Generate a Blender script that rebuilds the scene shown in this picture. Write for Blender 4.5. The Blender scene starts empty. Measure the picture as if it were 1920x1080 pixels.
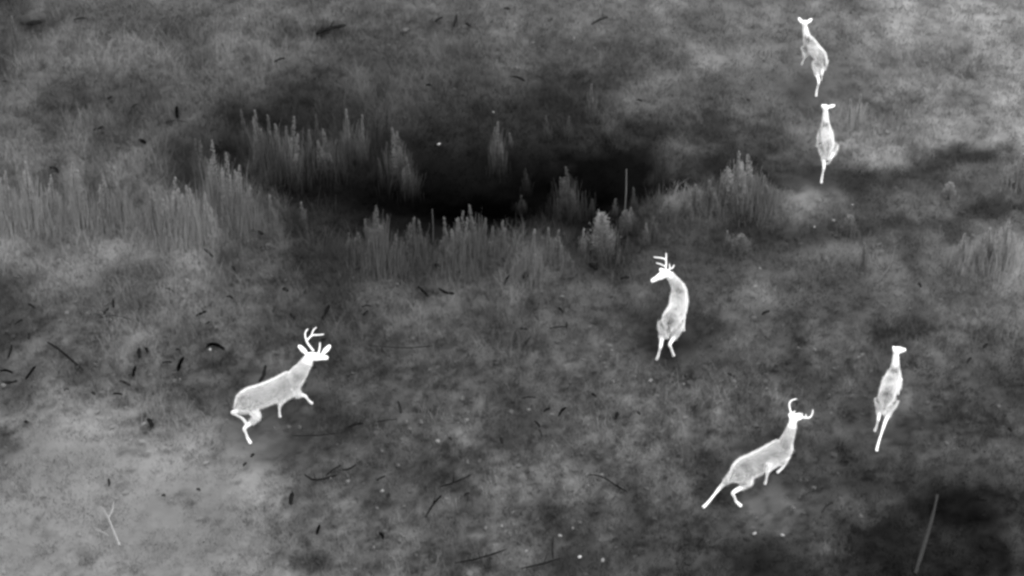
import bpy, math, random
import numpy as np

# ------------------------------------------------------------------ camera, sky, sun, exposure
R = math.radians
SC = bpy.context.scene
COL = SC.collection
PITCH = R(36); HFOV = R(24.6)
CAM = np.array([0.0, -31.5, 22.9])
cd = bpy.data.cameras.new('camera'); cam = bpy.data.objects.new('camera', cd); COL.objects.link(cam)
cam.location = CAM; cam.rotation_euler = (R(90) - PITCH, 0, 0)
cd.sensor_fit = 'HORIZONTAL'; cd.angle = HFOV; cd.clip_end = 2000; cd.clip_start = 0.5
SC.camera = cam
SC.render.engine = 'CYCLES'
SC.cycles.filter_width = 2.9           # a soft, low resolution sensor
SC.cycles.max_bounces = 4
SC.view_settings.view_transform = 'Standard'; SC.view_settings.look = 'None'
SC.view_settings.exposure = 1.85; SC.view_settings.gamma = 1.0

SUN_EL, SUN_AZ = R(62), R(150)
W = bpy.data.worlds.new('World'); SC.world = W; W.use_nodes = True
wn = W.node_tree.nodes; wl = W.node_tree.links
sky = wn.new('ShaderNodeTexSky'); sky.sky_type = 'NISHITA'; sky.sun_disc = False
sky.sun_elevation = SUN_EL; sky.sun_rotation = SUN_AZ
bw = wn.new('ShaderNodeRGBToBW')       # monochrome picture: grey sky light
bg = wn['Background']; bg.inputs['Strength'].default_value = 0.15
wl.new(sky.outputs[0], bw.inputs[0]); wl.new(bw.outputs[0], bg.inputs['Color'])
sl = bpy.data.lights.new('sun', 'SUN'); sl.energy = 0.7; sl.angle = R(50)
so = bpy.data.objects.new('sun', sl); COL.objects.link(so)
so.rotation_euler = (R(90) - SUN_EL, 0, math.pi - SUN_AZ); so.location = (0, 0, 30)

# ------------------------------------------------------------------ small helpers
FPX = 960 / math.tan(HFOV / 2)
FW = np.array([0, math.cos(PITCH), -math.sin(PITCH)]); UP = np.array([0, math.sin(PITCH), math.cos(PITCH)]); RT = np.array([1.0, 0, 0])
GAIN = 2.0

def at(px, py, z=0.0):
    'the point at height z seen at photo pixel (px, py)'
    d = FW + (px - 960) / FPX * RT - (py - 540) / FPX * UP
    return CAM + d * ((z - CAM[2]) / d[2])

def depth_at(px, py, ref, dd=0.0):
    'the point seen at a photo pixel, at the distance of ref plus dd metres'
    w = (np.array(ref) - CAM) @ FW + dd
    return CAM + w * (FW + (px - 960) / FPX * RT - (py - 540) / FPX * UP)

def project(x, y, z=0.0):
    vx = x - CAM[0]; vy = y - CAM[1]; vz = z - CAM[2]
    w = np.maximum(vy * FW[1] + vz * FW[2], 8.0)
    return 960 + FPX * vx / w, 540 - FPX * (vy * UP[1] + vz * UP[2]) / w

def ppm(p):
    return FPX / ((np.array(p) - CAM) @ FW)      # photo pixels per metre there

def lin(v):
    'photo grey value 0..255 to surface reflectance'
    c = np.asarray(v, float) / 255.0
    l = np.where(c <= 0.04045, c / 12.92, ((np.maximum(c, 0) + 0.055) / 1.055) ** 2.4)
    return l / GAIN

rng = np.random.default_rng(11)
_LAT = np.random.default_rng(5).random((256, 256))
def vnoise(x, y):
    x = np.asarray(x, float); y = np.asarray(y, float)
    xi = np.floor(x).astype(int); yi = np.floor(y).astype(int)
    fx = x - xi; fy = y - yi
    fx = fx * fx * fx * (fx * (fx * 6 - 15) + 10); fy = fy * fy * fy * (fy * (fy * 6 - 15) + 10)
    a = _LAT[xi & 255, yi & 255]; b = _LAT[(xi + 1) & 255, yi & 255]
    c = _LAT[xi & 255, (yi + 1) & 255]; d = _LAT[(xi + 1) & 255, (yi + 1) & 255]
    return (a * (1 - fx) + b * fx) * (1 - fy) + (c * (1 - fx) + d * fx) * fy
def fbm(x, y, o=4, g=0.5):
    s = 0; a = 1; t = 0
    for i in range(o):
        s = s + a * vnoise(x * 2 ** i + 17.3 * i, y * 2 ** i + 9.1 * i); t += a; a *= g
    return s / t - 0.5

def mesh_obj(name, V, F, mat, parent=None, tone=None, smooth=False):
    me = bpy.data.meshes.new(name)
    V = np.asarray(V, dtype=np.float32)
    if isinstance(F, np.ndarray):
        k = F.shape[1]; n = len(F)
        me.vertices.add(len(V)); me.vertices.foreach_set('co', V.ravel())
        me.loops.add(n * k); me.loops.foreach_set('vertex_index', F.astype(np.int32).ravel())
        me.polygons.add(n); me.polygons.foreach_set('loop_start', np.arange(0, n * k, k, dtype=np.int32))
        try: me.polygons.foreach_set('loop_total', np.full(n, k, dtype=np.int32))
        except Exception: pass
        me.update(calc_edges=True); me.validate()
    else:
        me.from_pydata([tuple(map(float, v)) for v in V], [], F)
    if tone is not None:
        at_ = me.attributes.new('tone', 'FLOAT', 'POINT')
        at_.data.foreach_set('value', np.asarray(tone, dtype=np.float32))
    if smooth:
        me.polygons.foreach_set('use_smooth', np.ones(len(me.polygons), dtype=bool))
    me.materials.append(mat)
    o = bpy.data.objects.new(name, me); COL.objects.link(o)
    if parent is not None: o.parent = parent
    return o

def empty(name, loc):
    o = bpy.data.objects.new(name, None); COL.objects.link(o); o.location = loc
    o.empty_display_size = 0.1
    return o

def tag(o, label=None, cat=None, group=None, kind=None):
    if label: o['label'] = label
    if cat: o['category'] = cat
    if group: o['group'] = group
    if kind: o['kind'] = kind
    return o

# ------------------------------------------------------------------ materials
def tone_material(name, sheen=0.0, nscale=6.0, namt=0.12, rough=0.9, bump=0.0, leaf=0.0):
    m = bpy.data.materials.new(name); m.use_nodes = True
    n = m.node_tree.nodes; l = m.node_tree.links
    b = n['Principled BSDF']
    b.inputs['Roughness'].default_value = rough
    b.inputs['Specular IOR Level'].default_value = 0.0 if rough > .5 else 0.4
    a = n.new('ShaderNodeAttribute'); a.attribute_name = 'tone'
    tc = n.new('ShaderNodeNewGeometry')
    t = n.new('ShaderNodeTexNoise'); t.inputs['Scale'].default_value = nscale; t.inputs['Detail'].default_value = 4
    l.new(tc.outputs['Position'], t.inputs['Vector'])
    mr = n.new('ShaderNodeMapRange'); mr.inputs['From Min'].default_value = 0.3; mr.inputs['From Max'].default_value = 0.7
    mr.inputs['To Min'].default_value = 1 - namt; mr.inputs['To Max'].default_value = 1 + namt
    l.new(t.outputs['Fac'], mr.inputs['Value'])
    mu = n.new('ShaderNodeMath'); mu.operation = 'MULTIPLY'
    l.new(a.outputs['Fac'], mu.inputs[0]); l.new(mr.outputs[0], mu.inputs[1])
    l.new(mu.outputs[0], b.inputs['Base Color'])
    if sheen:
        b.inputs['Sheen Weight'].default_value = sheen
        b.inputs['Sheen Roughness'].default_value = 0.35
        b.inputs['Sheen Tint'].default_value = (1, 1, 1, 1)
    if bump:
        bp = n.new('ShaderNodeBump'); bp.inputs['Strength'].default_value = bump
        l.new(t.outputs['Fac'], bp.inputs['Height']); l.new(bp.outputs[0], b.inputs['Normal'])
    if leaf:       # thin leaves: soft facing and light passing through
        ng = n.new('ShaderNodeVectorMath'); ng.operation = 'ADD'; ng.inputs[1].default_value = (0, 0, leaf)
        nz = n.new('ShaderNodeVectorMath'); nz.operation = 'NORMALIZE'
        l.new(tc.outputs['Normal'], ng.inputs[0]); l.new(ng.outputs[0], nz.inputs[0]); l.new(nz.outputs[0], b.inputs['Normal'])
        tr = n.new('ShaderNodeBsdfTranslucent'); mx = n.new('ShaderNodeMixShader'); mx.inputs[0].default_value = 0.35
        l.new(mu.outputs[0], tr.inputs['Color']); l.new(b.outputs[0], mx.inputs[1]); l.new(tr.outputs[0], mx.inputs[2])
        l.new(mx.outputs[0], n['Material Output'].inputs['Surface'])
    return m
M_SOIL = tone_material('soil', nscale=5, namt=0.08)
M_GRASS = tone_material('grass_leaf', nscale=3, namt=0.04, leaf=5.0)
M_WEED = tone_material('weed_leaf', nscale=20, namt=0.10, leaf=1.5)
M_STEM = tone_material('dry_stem', nscale=25, namt=0.15)
M_TWIG = tone_material('dark_wood', nscale=30, namt=0.25)
M_STONE = tone_material('pale_stone', nscale=40, namt=0.15)
M_FUR = tone_material('fur', sheen=1.0, nscale=14, namt=0.05)
M_ANTLER = tone_material('antler_bone', sheen=0.2, nscale=60, namt=0.05)
M_RIM_HAIR = tone_material('bright_rim_hair', nscale=40, namt=0.05, leaf=0.8)
M_EYE = tone_material('eye_wet', nscale=60, namt=0.05, rough=0.2)

# ------------------------------------------------------------------ how pale the ground cover is
GX = np.arange(0, 1921, 120); GY = np.arange(0, 1081, 120)
GRID = np.array([
 [ 62,  85,  78,  85, 100,  92,  85,  90,  95, 103, 108, 108, 110, 122, 138, 145, 148],
 [ 88,  98,  90,  88,  92,  72,  78,  76,  72,  72,  86, 104, 106, 100, 108, 116, 128],
 [ 84,  86,  82,  68,  50,  55,  58,  48,  44,  46,  66,  82,  94, 104, 124, 128, 138],
 [ 96,  96,  92,  72,  76,  50,  38,  24,  22,  28,  46,  72,  86,  68,  84,  74,  90],
 [ 98,  96,  94,  96,  84,  62,  56,  66,  82,  76,  68,  62,  76,  80,  84,  98, 116],
 [ 74,  78,  92,  88,  78,  66,  70,  82,  72,  78,  84,  94,  84,  78,  80,  84,  78],
 [ 86,  84,  88,  78,  72,  70,  78,  80,  84,  80,  90,  86,  80,  78,  82,  70,  70],
 [112, 134, 132, 118,  88,  80,  74,  76,  78,  88,  86,  82,  78,  74,  68,  70,  84],
 [126, 132, 132, 130, 122,  96,  84,  84,  80,  80,  76,  78,  82,  74,  56,  44,  50],
 [128, 130, 132, 132, 124,  96,  92,  74,  78,  66,  62,  66,  44,  48,  40,  36,  58]], float)
GRID = np.where(GRID > 64, GRID * 1.05, GRID)
# x, y, half-width, half-height, value, strength: distinct darker hollows and paler patches
SPOTS = [(950, 345, 360, 85, 36, .55), (900, 375, 150, 40, 6, 1), (1090, 325, 160, 52, 6, 1), (1230, 315, 160, 34, 16, .9), (760, 340, 120, 40, 30, .8),
 (800, 300, 60, 30, 34, .7), (480, 235, 60, 30, 46, .7), (640, 230, 120, 26, 52, .5), (430, 300, 40, 50, 56, .6),
 (1400, 420, 45, 17, 36, .9), (1330, 460, 90, 10, 44, .8), (1480, 445, 60, 10, 46, .6), (1650, 320, 120, 14, 56, .8),
 (1560, 330, 60, 12, 50, .6), (1440, 250, 60, 40, 52, .5), (1530, 160, 1, 1, 80, 0), (1860, 280, 70, 10, 74, .7),
 (1860, 395, 90, 16, 56, .8), (1790, 440, 50, 22, 56, .6), (1880, 470, 80, 45, 118, .9), (1780, 520, 80, 30, 94, .5),
 (1150, 150, 60, 30, 54, .7), (870, 105, 80, 30, 68, .6), (1660, 200, 70, 30, 84, .8), (1780, 190, 60, 25, 92, .6),
 (1770, 255, 150, 25, 134, .8), (1600, 20, 100, 30, 118, .5), (1830, 20, 120, 30, 150, .7), (1350, 385, 120, 34, 98, .8),
 (1560, 400, 70, 20, 90, .5), (1470, 375, 90, 20, 100, .6), (180, 850, 200, 110, 140, .6), (60, 960, 60, 140, 132, .5),
 (350, 760, 60, 20, 108, .6), (470, 900, 60, 30, 118, .6), (20, 820, 25, 25, 70, .8), (15, 740, 40, 40, 66, .6),
 (370, 745, 40, 20, 68, .7), (520, 835, 50, 30, 66, .8), (560, 1050, 50, 22, 70, .8), (330, 1040, 120, 60, 132, .7), (120, 780, 90, 40, 126, .6), (280, 900, 220, 110, 146, .7), (80, 1000, 120, 100, 142, .6),
 (1400, 1040, 60, 30, 34, .8), (1640, 1010, 80, 60, 32, .85), (1800, 960, 100, 55, 24, .95), (1840, 1050, 100, 45, 26, .9),
 (1540, 1010, 60, 20, 58, .6), (1580, 960, 70, 30, 90, .6), (1640, 940, 50, 20, 92, .4), (1570, 1010, 40, 20, 88, .5),
 (1820, 850, 110, 30, 84, .6), (1905, 1010, 20, 60, 62, .7), (1700, 745, 40, 20, 102, .8), (1600, 780, 60, 40, 66, .6),
 (1340, 610, 50, 20, 66, .7), (1500, 610, 40, 24, 66, .6), (1430, 560, 60, 20, 94, .6), (900, 500, 60, 24, 86, .6),
 (1080, 520, 70, 20, 84, .5), (560, 500, 60, 40, 58, .4), (960, 600, 40, 20, 62, .6), (860, 600, 1, 1, 62, 0),
 (500, 590, 90, 30, 84, .4), (740, 1060, 1, 1, 60, 0), (905, 1055, 50, 14, 50, .8), (1040, 1062, 60, 12, 54, .8),
 (780, 890, 40, 20, 68, .5), (1050, 950, 50, 14, 64, .5), (1060, 680, 60, 16, 98, .6), (840, 810, 30, 16, 98, .6),
 (650, 945, 20, 14, 128, .9), (700, 990, 60, 26, 100, .5), (1140, 1020, 20, 14, 116, .6), (700, 560, 50, 30, 74, .4),
 (180, 130, 110, 30, 100, .4), (100, 160, 100, 14, 96, .5), (60, 200, 100, 18, 80, .5), (60, 36, 30, 14, 62, .7),
 (150, 20, 40, 10, 66, .5), (620, 60, 40, 14, 56, .8), (1050, 50, 1, 1, 60, 0), (400, 60, 40, 40, 104, .5), (240, 60, 50, 40, 98, .4),
 (1480, 70, 60, 20, 92, .5), (1560, 70, 60, 40, 96, .4), (130, 400, 130, 30, 104, .6), (400, 340, 30, 40, 108, .5),
 (470, 345, 20, 30, 100, .4), (250, 440, 140, 30, 100, .5), (1560, 480, 90, 20, 90, .4), (1700, 610, 70, 16, 74, .5)]
SPOTS = [s for s in SPOTS if s[5] > 0]
def band(pts, h, val, st):
    for (x0, y0), (x1, y1) in zip(pts[:-1], pts[1:]):
        m = max(1, int(math.hypot(x1 - x0, y1 - y0) / 45))
        for i in range(m): SPOTS.append((x0 + (x1 - x0) * i / m, y0 + (y1 - y0) * i / m, 45, h, val, st))
band([(440, 225), (520, 250), (560, 330), (620, 385), (720, 400)], 36, 40, .7)
band([(560, 340), (680, 355), (800, 370)], 46, 20, .85)
band([(1250, 300), (1400, 312), (1560, 335), (1700, 322), (1850, 285), (1930, 262)], 27, 54, .75)
band([(1180, 250), (1330, 235), (1470, 262)], 26, 54, .65)
band([(1280, 468), (1400, 455), (1500, 442), (1620, 420), (1800, 408), (1930, 388)], 21, 54, .65)
band([(1240, 372), (1360, 352), (1500, 378), (1600, 372)], 24, 100, .65)
band([(1780, 480), (1840, 445), (1930, 440)], 34, 120, .7)
band([(1560, 262), (1700, 262), (1930, 225)], 26, 132, .6)
band([(1500, 120), (1640, 150), (1900, 130)], 20, 110, .3)
band([(560, 430), (590, 500), (660, 570)], 60, 50, .7)
band([(640, 480), (760, 520)], 30, 58, .5)
band([(0, 175), (160, 160), (330, 140)], 16, 100, .5)
band([(0, 215), (200, 205), (420, 190)], 14, 74, .5)
for q in [(283, 795, 12, 10, 70), (225, 840, 10, 8, 90), (250, 847, 10, 10, 92), (240, 873, 10, 7, 92), (300, 846, 12, 8, 84), (305, 805, 12, 12, 74), (435, 898, 12, 7, 84), (995, 45, 14, 10, 70), (1048, 50, 10, 12, 74),
          (1128, 36, 20, 8, 74), (918, 998, 14, 9, 62), (546, 935, 10, 14, 60), (514, 934, 10, 12, 66), (64, 43, 22, 7, 56), (460, 465, 12, 8, 66), (1693, 491, 8, 8, 62), (1427, 204, 14, 5, 66), (80, 990, 14, 14, 108), (330, 930, 14, 8, 104), (150, 1040, 18, 10, 112), (390, 965, 20, 8, 108)]:
    SPOTS.append((*q, .8))


def px_tone(px, py):
    gx = np.clip(px / 120.0, 0, 15.999); gy = np.clip(py / 120.0, 0, 8.999)
    xi = gx.astype(int); yi = gy.astype(int); fx = gx - xi; fy = gy - yi
    fx = fx * fx * (3 - 2 * fx); fy = fy * fy * (3 - 2 * fy)
    v = (GRID[yi, xi] * (1 - fx) + GRID[yi, xi + 1] * fx) * (1 - fy) + (GRID[yi + 1, xi] * (1 - fx) + GRID[yi + 1, xi + 1] * fx) * fy
    for (sx, sy, sw, sh, val, st) in SPOTS:
        d = np.sqrt(((px - sx) / sw) ** 2 + ((py - sy) / sh) ** 2)
        w = np.clip(1.35 - d, 0, 1); w = w * w * (3 - 2 * w) * st
        v = v * (1 - w) + val * w
    return v

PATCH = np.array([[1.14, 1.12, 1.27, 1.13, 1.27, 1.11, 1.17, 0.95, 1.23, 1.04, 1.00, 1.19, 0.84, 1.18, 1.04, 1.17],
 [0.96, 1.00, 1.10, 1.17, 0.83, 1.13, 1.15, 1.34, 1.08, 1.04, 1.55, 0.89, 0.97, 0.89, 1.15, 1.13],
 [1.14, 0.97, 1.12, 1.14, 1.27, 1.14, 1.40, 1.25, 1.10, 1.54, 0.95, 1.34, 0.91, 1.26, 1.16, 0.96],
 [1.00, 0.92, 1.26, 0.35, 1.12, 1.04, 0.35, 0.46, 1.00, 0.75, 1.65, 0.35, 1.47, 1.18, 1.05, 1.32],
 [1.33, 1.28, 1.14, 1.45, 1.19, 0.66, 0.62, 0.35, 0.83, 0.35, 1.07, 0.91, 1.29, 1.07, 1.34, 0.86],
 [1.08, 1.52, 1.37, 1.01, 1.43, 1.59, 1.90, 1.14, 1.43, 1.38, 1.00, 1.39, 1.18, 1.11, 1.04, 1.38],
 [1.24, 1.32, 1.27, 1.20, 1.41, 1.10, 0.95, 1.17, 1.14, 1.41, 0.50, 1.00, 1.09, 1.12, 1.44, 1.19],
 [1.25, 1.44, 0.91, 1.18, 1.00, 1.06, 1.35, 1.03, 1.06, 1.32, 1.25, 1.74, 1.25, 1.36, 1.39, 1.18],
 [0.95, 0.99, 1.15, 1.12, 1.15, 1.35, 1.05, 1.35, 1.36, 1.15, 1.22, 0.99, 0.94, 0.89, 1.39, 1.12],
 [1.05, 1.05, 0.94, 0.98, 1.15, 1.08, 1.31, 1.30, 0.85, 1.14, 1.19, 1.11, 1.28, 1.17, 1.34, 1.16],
 [0.99, 1.16, 1.06, 1.04, 1.14, 0.82, 1.08, 1.47, 1.38, 1.31, 1.40, 0.85, 1.50, 1.16, 1.26, 1.23]])  # tone gain per area, offsets how the cover's shading comes out
def tone_world(x, y, detail=1.0):
    'grey value of the ground cover at a place'
    px, py = project(x, y, 0.0)
    detail = detail * (1 - 0.85 * np.exp(-((px - 220) / 330) ** 4 - ((py - 940) / 180) ** 4))
    wx = fbm(x * 1.1, y * 1.1) * 95 + fbm(x * 4 + 40, y * 4, 3) * 50
    wy = fbm(x * 1.1 + 70, y * 1.1 + 31) * 40 + fbm(x * 4 + 9, y * 4 + 77, 3) * 30
    v = px_tone(px + wx, py + wy)
    low = np.clip((py - 480) / 200, 0, 1)
    crease = np.exp(-(fbm(x * 1.9 + 50, y * 1.7 + 8, 3) / 0.035) ** 2) * 0.28 + np.exp(-(fbm(x * 4.1 + 11, y * 3.3 + 60, 3) / 0.04) ** 2) * 0.20  # dark gaps between tufts, painted into the tone rather than modelled
    k = np.exp(detail * (0.80 * fbm(x * 1.3 + 5, y * 0.8 + 3, 3, 0.55) + (0.14 + .30 * low) * fbm(x * 6 + 5, y * 3.5 + 3, 3))) * (1 - crease * low * detail)
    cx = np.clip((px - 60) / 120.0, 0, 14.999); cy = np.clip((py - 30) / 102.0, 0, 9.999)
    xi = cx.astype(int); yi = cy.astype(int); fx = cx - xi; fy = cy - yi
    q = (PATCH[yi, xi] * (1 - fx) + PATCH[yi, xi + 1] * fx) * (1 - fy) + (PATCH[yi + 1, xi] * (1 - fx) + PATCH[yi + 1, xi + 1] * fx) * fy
    return np.clip(v * k * q, 3, 175)

def ground_z(x, y):
    px, py = project(x, y, 0.0)
    dip = np.exp(-(((px - 960) / 330.0) ** 2 + ((py - 340) / 60.0) ** 2) ** 1.5)
    near = np.clip(1 - (np.abs(x) + np.abs(y)) / 200.0, 0, 1)
    far = (1 - np.clip(1.2 - np.hypot(x, y) / 60.0, 0, 1)) * fbm(x * 0.02, y * 0.02, 3) * 5
    return 0.05 * fbm(x * 0.7, y * 0.7, 4) * near - 0.30 * dip - 0.03 + far

# ------------------------------------------------------------------ ground sheet
def axis(lo, hi, step, far):
    a = list(np.arange(lo, hi + 1e-6, step)); s = step; left = []; x = lo
    while x > -far:
        s *= 1.35; x -= s; left.append(x)
    s = step; x = hi; right = []
    while x < far:
        s *= 1.35; x += s; right.append(x)
    return np.array(left[::-1] + a + right)
ax = axis(-14, 14, 0.08, 600); ay = axis(-12, 18, 0.09, 600)
XX, YY = np.meshgrid(ax, ay); nx, ny = len(ax), len(ay)
ZZ = ground_z(XX, YY) + 0.05 * fbm(XX * 4, YY * 4, 3)
idx = np.arange(nx * ny).reshape(ny, nx)
F = np.stack([idx[:-1, :-1], idx[:-1, 1:], idx[1:, 1:], idx[1:, :-1]], -1).reshape(-1, 4)
g = mesh_obj('ground', np.stack([XX, YY, ZZ], -1).reshape(-1, 3), F, M_SOIL, tone=lin(tone_world(XX, YY)).ravel(), smooth=True)
tag(g, kind='structure')

# ------------------------------------------------------------------ grass and ground cover (uncountable)
def blades(n_tuft, per, hmin, hmax, width, spread, seed, tonejit, mult=1.0, clump=0.0, area=(-13, 13, -11.5, 17.5)):
    r = np.random.default_rng(seed)
    x = r.uniform(area[0], area[1], n_tuft); y = r.uniform(area[2], area[3], n_tuft)
    px, py = project(x, y, 0)
    keep = (px > -160) & (px < 2080) & (py > -120) & (py < 1200)
    x = x[keep]; y = y[keep]; px = px[keep]; py = py[keep]
    base = tone_world(x, y) * (1 + tonejit * 0.7 * r.standard_normal(len(x))) * (1 + clump * fbm(x * 3.1 + seed, y * 1.6, 3))
    # taller towards the upper left and the rim of the hollow, low in the lower left
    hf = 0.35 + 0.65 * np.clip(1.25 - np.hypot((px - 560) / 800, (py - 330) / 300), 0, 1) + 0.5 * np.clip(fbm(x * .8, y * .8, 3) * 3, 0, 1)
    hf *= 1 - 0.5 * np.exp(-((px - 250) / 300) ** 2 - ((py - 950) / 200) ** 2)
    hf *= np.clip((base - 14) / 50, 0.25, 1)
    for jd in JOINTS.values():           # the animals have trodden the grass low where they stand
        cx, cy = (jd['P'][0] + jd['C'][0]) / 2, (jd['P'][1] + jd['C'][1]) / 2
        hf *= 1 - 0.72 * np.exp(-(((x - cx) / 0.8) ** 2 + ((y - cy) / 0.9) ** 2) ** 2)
    base = base * (1 + 0.16 * np.clip(hf - 0.4, 0, 1))  # taller tufts lightened to make up for their own shade
    nt = len(x)
    X = np.repeat(x, per); Y = np.repeat(y, per); B = np.repeat(base, per); HF = np.repeat(hf, per)
    n = nt * per
    X = X + r.normal(0, spread, n); Y = Y + r.normal(0, spread, n); Z = ground_z(X, Y) - 0.01
    h = r.uniform(hmin, hmax, n) * HF
    a = r.uniform(0, 2 * math.pi, n); lean = r.uniform(0.15, 0.9, n) * h
    dx = np.cos(a) * lean; dy = np.sin(a) * lean
    b = r.uniform(0, 2 * math.pi, n); w = width * r.uniform(0.6, 1.4, n)
    wx = np.cos(b) * w; wy = np.sin(b) * w
    P0 = np.stack([X - wx, Y - wy, Z], -1); P1 = np.stack([X + wx, Y + wy, Z], -1)
    P2 = np.stack([X + wx * .8 + dx * .35, Y + wy * .8 + dy * .35, Z + h * .62], -1); P3 = np.stack([X - wx * .8 + dx * .35, Y - wy * .8 + dy * .35, Z + h * .62], -1)
    P4 = np.stack([X + wx * .3 + dx, Y + wy * .3 + dy, Z + h], -1); P5 = np.stack([X - wx * .3 + dx, Y - wy * .3 + dy, Z + h], -1)
    V = np.stack([P0, P1, P2, P3, P4, P5], 1).reshape(-1, 3)
    o = np.arange(n)[:, None] * 6
    F = np.concatenate([o + np.array([[0, 1, 2, 3]]), o + np.array([[3, 2, 4, 5]])], 1).reshape(-1, 4)
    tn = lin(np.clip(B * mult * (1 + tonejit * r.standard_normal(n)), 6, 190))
    return V, F, np.repeat(tn, 6)

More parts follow.
